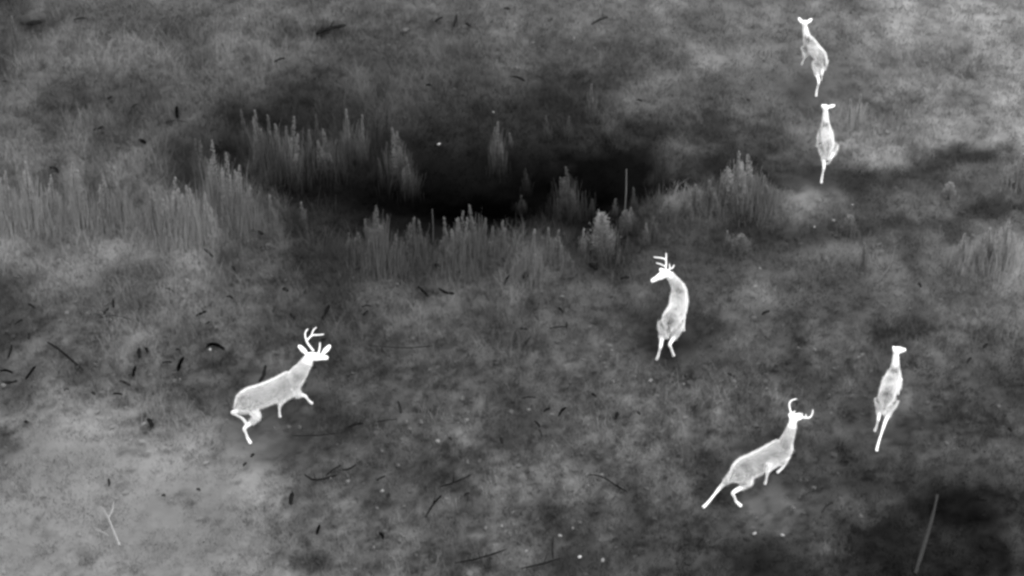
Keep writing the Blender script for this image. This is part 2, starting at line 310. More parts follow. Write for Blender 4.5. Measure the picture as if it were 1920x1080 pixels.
JOINTS = {
 'A': {'T': (-4.098, -4.012, 0.873), 'P': (-3.955, -3.931, 0.797), 'M': (-3.646, -3.849, 0.862), 'C': (-3.341, -3.726, 0.964), 'N': (-3.2, -3.76, 1.163), 'H': (-3.018, -3.734, 1.467), 'S': (-2.77, -3.68, 1.395), 'hRa': (-3.897, -4.043, 0.728), 'hRb': (-3.85, -3.977, 0.497), 'hRc': (-4.047, -4.003, 0.297), 'hRd': (-4.026, -3.92, 0.039), 'hRe': (-3.971, -4.023, 0.025), 'hLa': (-4.058, -3.887, 0.739), 'hLb': (-4.027, -3.83, 0.518), 'hLc': (-4.248, -3.747, 0.401), 'hLd': (-4.109, -3.66, 0.2), 'hLe': (-4.048, -3.761, 0.194), 'fRa': (-3.314, -3.839, 0.887), 'fRb': (-3.466, -3.912, 0.793), 'fRc': (-3.516, -3.834, 0.574), 'fRd': (-3.532, -3.763, 0.39), 'fRe': (-3.531, -3.726, 0.296), 'fLa': (-3.268, -3.636, 0.864), 'fLb': (-3.265, -3.642, 0.689), 'fLc': (-3.151, -3.516, 0.53), 'fLd': (-3.102, -3.43, 0.362), 'fLe': (-3.067, -3.382, 0.281)},
 'B': {'T': (2.46, -2.057, 0.766), 'P': (2.502, -1.896, 0.775), 'M': (2.624, -1.611, 0.788), 'C': (2.662, -1.3, 0.858), 'N': (2.603, -1.361, 1.072), 'H': (2.44, -1.441, 1.359), 'S': (2.206, -1.502, 1.243), 'hLa': (2.406, -1.851, 0.675), 'hLb': (2.394, -1.786, 0.435), 'hLc': (2.347, -2.064, 0.388), 'hLd': (2.32, -1.985, 0.127), 'hLe': (2.301, -1.949, 0.024), 'hRa': (2.596, -1.861, 0.677), 'hRb': (2.608, -1.779, 0.434), 'hRc': (2.493, -2.024, 0.385), 'hRd': (2.551, -1.911, 0.134), 'hRe': (2.575, -1.864, 0.032), 'fLa': (2.581, -1.244, 0.733), 'fLb': (2.583, -1.149, 0.553), 'fLc': (2.603, -1.158, 0.31), 'fLd': (2.611, -1.164, 0.109), 'fLe': (2.623, -1.121, 0.02), 'fRa': (2.755, -1.277, 0.746), 'fRb': (2.748, -1.215, 0.556), 'fRc': (2.771, -1.222, 0.313), 'fRd': (2.771, -1.222, 0.111), 'fRe': (2.781, -1.183, 0.02)},
 'C': {'T': (3.224, -5.507, 0.746), 'P': (3.355, -5.414, 0.674), 'M': (3.629, -5.362, 0.796), 'C': (3.895, -5.289, 0.937), 'N': (3.97, -5.342, 1.171), 'H': (4.045, -5.268, 1.508), 'S': (4.165, -5.055, 1.413), 'hLa': (3.311, -5.353, 0.575), 'hLb': (3.191, -5.274, 0.394), 'hLc': (3.065, -5.211, 0.155), 'hLd': (2.881, -5.405, 0.034), 'hLe': (2.805, -5.488, 0.013), 'hRa': (3.407, -5.524, 0.667), 'hRb': (3.455, -5.414, 0.433), 'hRc': (3.221, -5.572, 0.372), 'hRd': (3.287, -5.47, 0.118), 'hRe': (3.368, -5.482, 0.036), 'fRa': (3.844, -5.384, 0.836), 'fRb': (3.711, -5.542, 0.846), 'fRc': (3.71, -5.449, 0.615), 'fRd': (3.715, -5.358, 0.433), 'fRe': (3.708, -5.33, 0.334), 'fLa': (3.935, -5.186, 0.809), 'fLb': (3.92, -5.374, 0.783), 'fLc': (4.048, -5.169, 0.702), 'fLd': (3.973, -5.157, 0.503), 'fLe': (3.89, -5.191, 0.431)},
 'D': {'T': (5.615, -3.946, 0.737), 'P': (5.65, -3.806, 0.755), 'M': (5.737, -3.539, 0.758), 'C': (5.83, -3.27, 0.727), 'N': (5.828, -3.314, 0.917), 'H': (5.817, -3.277, 1.226), 'S': (5.974, -3.139, 1.13), 'hLa': (5.585, -3.751, 0.648), 'hLb': (5.595, -3.688, 0.428), 'hLc': (5.537, -3.949, 0.441), 'hLd': (5.537, -3.866, 0.208), 'hLe': (5.525, -3.839, 0.112), 'hRa': (5.745, -3.789, 0.671), 'hRb': (5.734, -3.744, 0.45), 'hRc': (5.631, -3.97, 0.34), 'hRd': (5.538, -4.15, 0.115), 'hRe': (5.511, -4.222, 0.028), 'fLa': (5.75, -3.223, 0.622), 'fLb': (5.732, -3.187, 0.444), 'fLc': (5.836, -2.993, 0.459), 'fLd': (5.801, -3.111, 0.322), 'fLe': (5.807, -3.096, 0.231), 'fRa': (5.918, -3.247, 0.632), 'fRb': (5.927, -3.201, 0.455), 'fRc': (6.009, -2.996, 0.459), 'fRd': (5.966, -3.11, 0.322), 'fRe': (5.971, -3.094, 0.231)},
 'E': {'T': (5.784, 6.127, 0.768), 'P': (5.737, 6.268, 0.759), 'M': (5.664, 6.534, 0.734), 'C': (5.586, 6.806, 0.746), 'N': (5.502, 6.725, 0.923), 'H': (5.442, 6.708, 1.23), 'S': (5.461, 6.878, 1.077), 'hLa': (5.658, 6.219, 0.686), 'hLb': (5.672, 6.276, 0.465), 'hLc': (5.695, 6.03, 0.369), 'hLd': (5.679, 6.076, 0.124), 'hLe': (5.676, 6.069, 0.024), 'hRa': (5.795, 6.319, 0.642), 'hRb': (5.793, 6.439, 0.44), 'hRc': (5.765, 6.177, 0.45), 'hRd': (5.786, 6.342, 0.264), 'hRe': (5.788, 6.401, 0.181), 'fLa': (5.492, 6.786, 0.687), 'fLb': (5.523, 6.809, 0.524), 'fLc': (5.517, 6.927, 0.346), 'fLd': (5.507, 7.024, 0.196), 'fLe': (5.497, 7.073, 0.12), 'fRa': (5.643, 6.859, 0.635), 'fRb': (5.636, 6.943, 0.467), 'fRc': (5.589, 7.159, 0.46), 'fRd': (5.549, 7.274, 0.322), 'fRe': (5.547, 7.27, 0.23)},
 'F': {'T': (5.522, 3.086, 0.75), 'P': (5.54, 3.224, 0.766), 'M': (5.549, 3.5, 0.748), 'C': (5.558, 3.786, 0.727), 'N': (5.532, 3.733, 0.91), 'H': (5.507, 3.721, 1.223), 'S': (5.5, 3.921, 1.111), 'hLa': (5.468, 3.298, 0.695), 'hLb': (5.488, 3.363, 0.475), 'hLc': (5.479, 3.116, 0.378), 'hLd': (5.463, 3.136, 0.13), 'hLe': (5.462, 3.135, 0.029), 'hRa': (5.627, 3.315, 0.707), 'hRb': (5.672, 3.421, 0.505), 'hRc': (5.596, 3.168, 0.529), 'hRd': (5.59, 3.315, 0.327), 'hRe': (5.548, 3.387, 0.269), 'fLa': (5.486, 3.836, 0.632), 'fLb': (5.481, 3.916, 0.469), 'fLc': (5.472, 4.041, 0.289), 'fLd': (5.476, 4.149, 0.141), 'fLe': (5.492, 4.167, 0.23), 'fRa': (5.654, 3.829, 0.636), 'fRb': (5.672, 3.9, 0.468), 'fRc': (5.648, 4.12, 0.46), 'fRd': (5.647, 4.242, 0.322), 'fRe': (5.65, 4.241, 0.23)},
}

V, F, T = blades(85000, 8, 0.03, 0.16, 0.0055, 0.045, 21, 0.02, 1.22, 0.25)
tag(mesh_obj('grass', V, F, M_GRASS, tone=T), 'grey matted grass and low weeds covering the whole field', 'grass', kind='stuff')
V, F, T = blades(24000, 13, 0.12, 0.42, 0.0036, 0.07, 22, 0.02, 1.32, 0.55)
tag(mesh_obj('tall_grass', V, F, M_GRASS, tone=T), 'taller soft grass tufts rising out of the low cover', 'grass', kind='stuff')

def litter(n, seed, l0=.018, l1=.055, jit=.20, z0=0.04):
    r = np.random.default_rng(seed)
    x = r.uniform(-12, 12, n); y = r.uniform(-11, 17, n)
    px, py = project(x, y, 0)
    dens = np.clip((py - 380) / 350, 0.12, 1) * (1 - .8 * np.exp(-((px - 230) / 320) ** 4 - ((py - 950) / 190) ** 4))
    k = (px > -60) & (px < 1980) & (py > -60) & (py < 1140) & (r.random(n) < dens); x = x[k]; y = y[k]
    far = np.ones(len(x), bool)
    for jd in JOINTS.values():
        for q in jd.values(): far &= np.hypot(x - q[0], y - q[1]) > .16
    x = x[far]; y = y[far]; n = len(x)
    z = ground_z(x, y) + r.uniform(z0, z0 + .10, n)
    a = r.uniform(0, 6.283, n); L = r.uniform(l0, l1, n); Wd = L * r.uniform(.4, .8, n)
    c, s = np.cos(a), np.sin(a); tz = r.uniform(-.2, .2, n)
    def P(u, v, w): return np.stack([x + (c * u - s * v), y + (s * u + c * v), z + u * tz + w], -1)
    V = np.stack([P(-L, 0, 0), P(0 * L, -Wd, .008), P(L, 0, 0), P(0 * L, Wd, .008)], 1).reshape(-1, 3)
    F = np.arange(4 * n).reshape(-1, 4)
    tn = lin(np.clip(tone_world(x, y) * np.exp(r.normal(0.10, jit, n)), 8, 180))
    return V, F, np.repeat(tn, 4)
V, F, T = litter(9000, 33, jit=.13)
V2, F2, T2 = litter(2500, 34, .035, .08, .07, 0.03)
V3 = np.concatenate([V, V2]); F3 = np.concatenate([F, F2 + len(V)]); T3 = np.concatenate([T, T2]); V, F, T = V3, F3, T3
tag(mesh_obj('leaf_litter', V, F, M_GRASS, tone=T), 'scattered small leaves lying over the matted grass', 'leaf litter', kind='stuff')

# ------------------------------------------------------------------ tubes
def frame_for(d, ref=(0, 0, 1)):
    d = d / (np.linalg.norm(d) + 1e-9); r = np.cross(d, ref)
    if np.linalg.norm(r) < 1e-3: r = np.cross(d, (0, 1, 0))
    r = r / np.linalg.norm(r); u = np.cross(r, d)
    return d, r, u
def tube(pts, rad, seg=10, caps=True, ref=(0, 0, 1)):
    'a lofted tube; rad is a list of r or (half-width, half-height)'
    pts = [np.array(p, float) for p in pts]; V = []; F = []; n = len(pts)
    for i, p in enumerate(pts):
        d = pts[min(i + 1, n - 1)] - pts[max(i - 1, 0)]
        d, r, u = frame_for(d, ref)
        a, b = rad[i] if isinstance(rad[i], (tuple, list)) else (rad[i], rad[i])
        for k in range(seg):
            t = 2 * math.pi * k / seg
            V.append(p + r * a * math.cos(t) + u * b * math.sin(t))
    for i in range(n - 1):
        for k in range(seg):
            F.append((i * seg + k, i * seg + (k + 1) % seg, (i + 1) * seg + (k + 1) % seg, (i + 1) * seg + k))
    if caps:
        for i, s in ((0, 1), (n - 1, -1)):
            c = len(V); V.append(pts[i])
            for k in range(seg):
                q = (i * seg + (k + 1) % seg, i * seg + k, c)
                F.append(q if s > 0 else q[::-1])
    return V, F
def smooth_path(pts, rad, m=5):
    'Catmull-Rom resampling of a path and its radii'
    P = [np.array(p, float) for p in pts]; Rr = [np.array(r if isinstance(r, (tuple, list)) else (r, r), float) for r in rad]
    oP = []; oR = []
    for i in range(len(P) - 1):
        p0 = P[max(i - 1, 0)]; p1 = P[i]; p2 = P[i + 1]; p3 = P[min(i + 2, len(P) - 1)]
        for k in range(m):
            t = k / m
            oP.append(0.5 * (2 * p1 + (p2 - p0) * t + (2 * p0 - 5 * p1 + 4 * p2 - p3) * t * t + (3 * p1 - p0 - 3 * p2 + p3) * t ** 3))
            s = t * t * (3 - 2 * t); oR.append(tuple(Rr[i] * (1 - s) + Rr[i + 1] * s))
    oP.append(P[-1]); oR.append(tuple(Rr[-1]))
    return oP, oR
def join(parts):
    V = []; F = []
    for v, f in parts:
        o = len(V); V += list(v); F += [tuple(i + o for i in q) for q in f]
    return V, F
def ball(c, r, seg=10, ring=7, sc=(1, 1, 1)):
    V = []; F = []
    for i in range(ring + 1):
        th = math.pi * i / ring
        for k in range(seg):
            ph = 2 * math.pi * k / seg
            V.append(np.array(c) + r * np.array([math.sin(th) * math.cos(ph) * sc[0], math.sin(th) * math.sin(ph) * sc[1], math.cos(th) * sc[2]]))
    for i in range(ring):
        for k in range(seg):
            F.append((i * seg + k, (i + 1) * seg + k, (i + 1) * seg + (k + 1) % seg, i * seg + (k + 1) % seg))
    return V, F

# ------------------------------------------------------------------ deer
def build_deer(key, label, s, neck, ears, antlers, ear_w=0.040, trunk_w=1.0, tail_up=0.0, neck_tone=.34, mot=.6, coat=.195):
    J = {n: np.array(p) for n, p in JOINTS[key].items()}
    root_loc = np.array([(J['P'][0] + J['C'][0]) / 2, (J['P'][1] + J['C'][1]) / 2, 0.0])
    root = empty('deer', root_loc); tag(root, label, 'deer', 'deer crossing the grass field')
    parts = []
    axis_ = J['C'] - J['P']; axis_ /= np.linalg.norm(axis_)
    C2 = J['C'] + axis_ * 0.11 * s + np.array([0, 0, 0.02])
    tw = trunk_w * s; hw_ = s * (.5 + .5 * min(trunk_w, 1)) * .95
    tw *= .94
    tr = smooth_path([J['T'] - axis_ * .0, J['T'] * .4 + J['P'] * .6, J['P'], J['M'], J['C'], C2],
                     [(.055 * tw, .07 * s), (.115 * tw, .15 * hw_), (.145 * tw, .178 * hw_), (.148 * tw, .17 * hw_), (.13 * tw, .175 * hw_), (.075 * tw, .11 * hw_)], 6)
    parts.append(tube(*tr, seg=20))
    # neck from inside the chest to the head
    nk0 = J['C'] * .55 + C2 * .45
    mid = (J['N'] + J['H']) / 2 + axis_ * 0.02
    parts.append(tube(*smooth_path([nk0 - np.array([0, 0, .03]), J['N'] * .75 + nk0 * .25, mid, J['H']],
                 [(.09 * s, .13 * s), (neck * 1.35, neck * 1.6), (neck * .95, neck * 1.1), (neck * .8, neck * .85)], 6), seg=16, ref=tuple(axis_)))
    # head: skull, cheeks, muzzle
    hd = J['S'] - J['H']; hl = np.linalg.norm(hd); hd = hd / hl
    parts.append(tube(*smooth_path([J['H'] - hd * .05 * s, J['H'] + hd * .02, J['H'] + hd * hl * .4, J['H'] + hd * hl * .75, J['S'], J['S'] + hd * .02],
                 [.035 * s, (.06 * s, .066 * s), (.055 * s, .062 * s), (.036 * s, .04 * s), (.03 * s, .034 * s), .015 * s], 5), seg=14))
    # legs
    for L in 'LR':
        h = [J['h' + L + c] for c in 'abcde']; f = [J['f' + L + c] for c in 'abcde']
        parts.append(tube(*smooth_path([h[0], h[0] * .45 + h[1] * .55, h[1], h[1] * .5 + h[2] * .5, h[2], h[2] * .5 + h[3] * .5, h[3], h[4]],
                     [(.062 * tw, .10 * s), (.056 * tw, .085 * s), (.038 * s, .050 * s), .034 * s, .028 * s, .0185 * s, .021 * s, .026 * s], 4), seg=12, ref=tuple(np.cross(axis_, (0, 0, 1)) + 1e-3)))
        parts.append(tube(*smooth_path([f[0], f[1], f[1] * .5 + f[2] * .5, f[2], f[2] * .5 + f[3] * .5, f[3], f[4]],
                     [(.05 * tw, .085 * s), (.040 * s, .055 * s), .030 * s, .024 * s, .017 * s, .019 * s, .022 * s], 4), seg=12))
    # tail
    td = -axis_ * .4 + np.array([0, 0, -1 + tail_up]); td /= np.linalg.norm(td)
    parts.append(tube([J['T'] + axis_ * .02 + np.array([0, 0, .03]), J['T'] + td * .09 * s, J['T'] + td * .2 * s], [.035 * s, (.035 * s, .026 * s), .012 * s], seg=8))
    # ears: leaf shaped, thin
    for (bx, by, tx, ty, dd) in ears:
        b0 = depth_at(bx, by, J['H'], 0); t0 = depth_at(tx, ty, J['H'], dd)
        parts.append(tube(*smooth_path([b0, b0 * .55 + t0 * .45, b0 * .2 + t0 * .8, t0], [.022, (ear_w, ear_w * .6), (ear_w * .8, ear_w * .5), .01], 4), seg=10, ref=(0.1, -1, 0.6)))
    V, F = join(parts)
    me = bpy.data.meshes.new('body'); me.from_pydata([tuple(v) for v in V], [], F)
    tmp = bpy.data.objects.new('tmp', me); COL.objects.link(tmp)
    md = tmp.modifiers.new('r', 'REMESH'); md.mode = 'VOXEL'; md.voxel_size = 0.011; md.use_smooth_shade = True
    ms = tmp.modifiers.new('s', 'SMOOTH'); ms.factor = 0.5; ms.iterations = 3
    dg = bpy.context.evaluated_depsgraph_get()
    me2 = bpy.data.meshes.new_from_object(tmp.evaluated_get(dg))
    bpy.data.objects.remove(tmp); bpy.data.meshes.remove(me)
    n = len(me2.vertices); co = np.empty(n * 3, dtype=np.float32); me2.vertices.foreach_get('co', co); co = co.reshape(-1, 3).astype(float)
    # coat: warm pale head, neck and legs, greyer insulated flanks
    def seg_d(A, B, rad):
        ab = B - A; t = np.clip(((co - A) @ ab) / (ab @ ab), 0, 1)
        return np.linalg.norm(co - (A + t[:, None] * ab), axis=1) / rad, t
    d1, t1 = seg_d(J['P'] - axis_ * .06, J['C'] + axis_ * .02, .2 * s)
    limb = np.full(n, 9.0)
    for A, B, r_ in [(J['H'], J['S'], .085)] + [(J[q + L + a] * (.32 if a == 'b' else 1) + J[q + L + b] * (.68 if a == 'b' else 0), J[q + L + b], .05) for L in 'LR' for q, a, b in (('h', 'b', 'c'), ('h', 'c', 'd'), ('h', 'd', 'e'), ('f', 'b', 'c'), ('f', 'c', 'd'), ('f', 'd', 'e'))]:
        limb = np.minimum(limb, seg_d(A, B, r_ * s)[0])
    for (bx, by, tx, ty, dd) in ears:
        limb = np.minimum(limb, seg_d(depth_at(bx * .7 + tx * .3, by * .7 + ty * .3, J['H'], 0), depth_at(tx, ty, J['H'], dd), .045)[0])
    k = np.clip(1.9 - limb, 0, 1); k = k * k * (3 - 2 * k)          # 1 = limb
    edge = np.clip((d1 - 0.88) / 0.4, 0, 1)  # bright rim painted along the back and belly
    mott = np.array(fbm(co[:, 0] * 9 + 3 + co[:, 2] * 4, co[:, 1] * 9 + co[:, 2] * 9, 3))
    body_t = coat * np.clip(1 + mot * 1.6 * mott, .45, 2)
    dn, tn_ = seg_d(J['N'], J['H'], .11 * s)
    kn = np.clip(1.9 - dn, 0, 1)
    kt = kn * np.clip(tn_ * 3, 0, 1)
    body_t = body_t * (1 - kt) + neck_tone * kt
    k = np.maximum(k, edge * 0.75 * (1 - kn) * np.clip(2.2 - d1, 0, 1))
    tone = body_t * (1 - k) + 0.85 * k
    atr = me2.attributes.new('tone', 'FLOAT', 'POINT'); atr.data.foreach_set('value', tone.astype(np.float32))
    co -= root_loc; me2.vertices.foreach_set('co', co.astype(np.float32).ravel()); me2.update()
    me2.polygons.foreach_set('use_smooth', np.ones(len(me2.polygons), dtype=bool))
    me2.materials.clear(); me2.materials.append(M_FUR); me2.name = 'body'
    b = bpy.data.objects.new('body', me2); COL.objects.link(b); b.parent = root
    # fine white hairs added to give the body a bright rim
    me2.calc_loop_triangles()
    nrm = np.empty(n * 3, dtype=np.float32); me2.vertices.foreach_get('normal', nrm); nrm = nrm.reshape(-1, 3)
    rh = np.random.default_rng(3); pick = rh.random(n) < np.where(limb < 1.2, .0, .98)
    hv = co[pick] + rh.normal(0, .004, (pick.sum(), 3)); hn = nrm[pick] + rh.normal(0, .07, (pick.sum(), 3))
    hn /= np.linalg.norm(hn, axis=1)[:, None]; hl_ = (.036 * s * rh.uniform(.6, 1.15, len(hv)) * (1 - .45 * kn[pick]))[:, None]
    sd_ = np.cross(hn, rh.normal(0, 1, hn.shape)); sd_ /= np.linalg.norm(sd_, axis=1)[:, None]
    HV = np.stack([hv - sd_ * .0015, hv + sd_ * .0015, hv + hn * hl_], 1).reshape(-1, 3)
    mesh_obj('rim_hair', HV, np.arange(len(HV)).reshape(-1, 3), M_RIM_HAIR, root, tone=np.full(len(HV), .95))
    # eyes
    side = np.cross(hd, (0, 0, 1)); side /= np.linalg.norm(side); upv = np.cross(side, hd)
    for q in (-1, 1):
        c = J['H'] + hd * hl * .3 + side * q * .05 * s + upv * .028 * s - root_loc
        v, f = ball(c, .015 * s)
        e = mesh_obj('eye', v, f, M_EYE, root, tone=np.full(len(v), .12), smooth=True)
    # antlers
    for strands in antlers:
        ps = []
        for st in strands:
            pts = [depth_at(x, y, J['H'], dd) for (x, y, dd) in st['p']]
            r0 = st.get('r', .017) * .78; m = len(pts)
            rad = [r0 * (1 - .45 * i / (m - 1)) for i in range(m)]
            ps.append(tube(*smooth_path(pts, rad, 5), seg=8))
            ps.append(ball(pts[-1], rad[-1]))
        v, f = join(ps)
        v = [p - root_loc for p in v]
        mesh_obj('antler', v, f, M_ANTLER, root, tone=np.full(len(v), .85), smooth=True)
    return root

A_ = dict
build_deer('A', 'buck with the largest branching antlers, trotting right alone on the left', 1.05, .082,
  [(576, 664, 559, 647, -.02), (604, 664, 620, 647, .10)],
  [[A_(p=[(588, 658, 0), (576, 642, -.04), (572, 626, -.04), (577, 617, -.02)]), A_(p=[(576, 638, -.04), (585, 629, .02), (597, 628, .05), (607, 627, .08)], r=.015),
    A_(p=[(584, 630, .02), (587, 620, .0), (593, 614, .0)], r=.014), A_(p=[(583, 668, 0), (570, 669, -.1)], r=.014)],
   [A_(p=[(596, 664, .02), (599, 655, .05), (600, 643, .07)]), A_(p=[(597, 664, .02), (608, 664, .10), (613, 655, .14), (617, 647, .16)], r=.014)]])
build_deer('B', 'antlered buck in the middle, standing back to camera with its head turned left', 1.0, .062,
  [(1246, 510, 1236, 504, -.05)],
  [[A_(p=[(1248, 506, 0), (1249, 496, -.05), (1249, 486, -.05), (1249, 475, .0)]), A_(p=[(1249, 487, -.05), (1241, 484, -.12), (1234, 483, -.18), (1226, 482, -.22)], r=.015),
    A_(p=[(1248, 500, -.03), (1240, 496, -.12), (1231, 493, -.18)], r=.015)],
   [A_(p=[(1254, 507, .02), (1256, 503, .08), (1255, 495, .10)], r=.015), A_(p=[(1255, 504, .05), (1260, 503, .12), (1264, 497, .16)], r=.015)]], mot=1.6, coat=.15, trunk_w=.93)
build_deer('C', 'antlered buck bounding away at the bottom right with its hind legs stretched out behind', 1.05, .060,
  [(1484, 783, 1481, 774, 0), (1495, 786, 1505, 779, .05)],
  [[A_(p=[(1486, 778, 0), (1482, 770, 0), (1480, 758, .0), (1484, 751, .05), (1493, 748, .1)]), A_(p=[(1485, 775, 0), (1491, 771, .03)], r=.014)],
   [A_(p=[(1494, 782, .02), (1508, 783, .06), (1518, 783, .08), (1523, 776, .08), (1524, 769, .06)]), A_(p=[(1503, 783, .05), (1504, 775, .05)], r=.013), A_(p=[(1511, 783, .06), (1511, 777, .06)], r=.013)]])
build_deer('D', 'antlerless doe running away at the right, its head turned right, beside the bounding buck', .92, .047,
  [(1678, 656, 1674, 649, 0), (1684, 655, 1688, 652, .05)], [], ear_w=.028, trunk_w=.88, neck_tone=.8, mot=1.7, coat=.16)
build_deer('E', 'antlerless doe farthest away at the top right, its two round ears spread wide', .92, .047,
  [(1504, 43, 1497, 33, -.02), (1513, 43, 1523, 35, .02)], [], ear_w=.036, trunk_w=.67, neck_tone=.8, mot=1.3)
build_deer('F', 'antlerless doe directly below the topmost doe, one ear held out to the right', .92, .046,
  [(1545, 200, 1540, 197, -.02), (1553, 201, 1566, 197, .03)], [], ear_w=.033, trunk_w=.67, neck_tone=.8, mot=1.3)

# ------------------------------------------------------------------ places named in the labels
MARKS = [(530, 720, 'the left buck'), (590, 640, 'the biggest antlers'), (1262, 575, 'the middle buck'), (1430, 860, 'the bottom right buck'),
 (1667, 745, 'the right doe'), (1526, 100, 'the topmost doe'), (1548, 265, 'the second topmost doe'), (900, 350, 'the black hollow'), (1120, 320, "the black hollow's right end"),
 (640, 290, 'the pale spike clump'), (215, 980, 'the pale forked twig'), (1735, 1000, 'the leaning pale stalk'), (120, 665, 'the long dark branch'), (200, 850, 'the big pale patch'),
 (1140, 903, 'the long curved dark stick'), (1650, 500, 'the wispy pale weed'), (60, 60, 'the top left corner'), (960, 40, 'the top edge centre'), (1850, 60, 'the top right corner'),
 (900, 1040, 'the middle bottom edge'), (40, 400, 'the left edge'), (1880, 620, 'the right edge'), (1300, 1040, 'the right bottom edge'), (560, 1000, 'the left bottom edge')]
def where(px, py):
    d = [(math.hypot(px - m[0], py - m[1]), m) for m in MARKS]; dist, m = min(d, key=lambda q: q[0])
    a = math.degrees(math.atan2(-(py - m[1]), px - m[0])) % 360
    w = ['right of', 'upper right of', 'above', 'upper left of', 'left of', 'lower left of', 'below', 'lower right of'][int((a + 22.5) // 45) % 8]
    return w + ' ' + m[2]

# ------------------------------------------------------------------ weeds one can tell apart
def leafy(h, hw, tone, base_tone, seed, wide=False, dens=1.0):
    'leaves round a stem of height h; half-width hw; returns mesh data in local space'
    r = random.Random(seed); V = []; F = []; T = []
    n = int(min(2000, max(90, 6500 * h * hw * 2 * dens)))
    lean = (r.uniform(-.05, .05) * h, r.uniform(-.04, .04) * h)
    m = 1 + min(6, int(hw / .05)) if not wide else 1
    subs = [(0, 0, 1.0)] + [(r.uniform(-1, 1) * hw * .8, r.uniform(-1, 1) * hw * .8, r.uniform(.5, .92)) for _ in range(m - 1)]
    for i in range(n):
        ox, oy, hs = subs[i % m]
        t = r.random() ** (.85 if not wide else 1.1)
        hwx = hw * (1 if m == 1 else .55)
        prof = (.16 + .84 * (1 - t) ** 1.1) * min(1, (1 - t) * 9 + .3) if not wide else math.sqrt(max(0, 1 - (t * .98) ** 2))
        lump = .5 + .5 * math.sin(t * 23 + seed + (i % m) * 2) * math.sin(t * 9 + seed * 2)
        rad = hwx * prof * (.6 + .5 * lump) * math.sqrt(r.random()) + .004
        if r.random() < .06: rad *= 1.6
        a = r.uniform(0, 2 * math.pi)
        c = np.array([math.cos(a) * rad + ox * (1 - .3 * t) + lean[0] * t * t, math.sin(a) * rad + oy * (1 - .3 * t) + lean[1] * t * t, .03 + t * h * hs * .97])
        L = r.uniform(.012, .034) * (1 - .35 * t); w = L * r.uniform(.25, .45)
        up = r.uniform(-.1, 1.3)
        d = np.array([math.cos(a), math.sin(a), up]); d /= np.linalg.norm(d)
        sd = np.cross(d, (r.uniform(-1, 1), r.uniform(-1, 1), r.uniform(-.3, 1))); sd /= (np.linalg.norm(sd) + 1e-6)
        o = len(V); V += [c - d * L, c + sd * w, c + d * L, c - sd * w]; F.append((o, o + 1, o + 2, o + 3))
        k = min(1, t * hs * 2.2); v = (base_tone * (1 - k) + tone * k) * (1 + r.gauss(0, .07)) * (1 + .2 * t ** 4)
        T += [v] * 4
    for i in range(int(80 + 1900 * hw)):       # fine upright blades that fill the clump
        a = r.uniform(0, 6.283); q = abs(r.gauss(0, 1)) * hw * 1.7; bl = h * r.uniform(.2, .85) * math.exp(-(q / hw) ** 2 * .22)
        x = math.cos(a) * q; y = math.sin(a) * q; lx = r.gauss(.03, .09) * bl; ly = r.gauss(0, .09) * bl
        b2 = r.uniform(0, 3.14); wx = math.cos(b2) * .004; wy = math.sin(b2) * .004; o = len(V)
        V += [np.array((x - wx, y - wy, 0)), np.array((x + wx, y + wy, 0)), np.array((x + wx * .6 + lx, y + wy * .6 + ly, bl)), np.array((x - wx * .6 + lx, y - wy * .6 + ly, bl))]
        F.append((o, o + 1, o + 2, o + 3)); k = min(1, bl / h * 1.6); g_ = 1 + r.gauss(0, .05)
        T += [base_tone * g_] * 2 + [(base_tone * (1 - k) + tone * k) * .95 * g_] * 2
    return V, F, T, lean

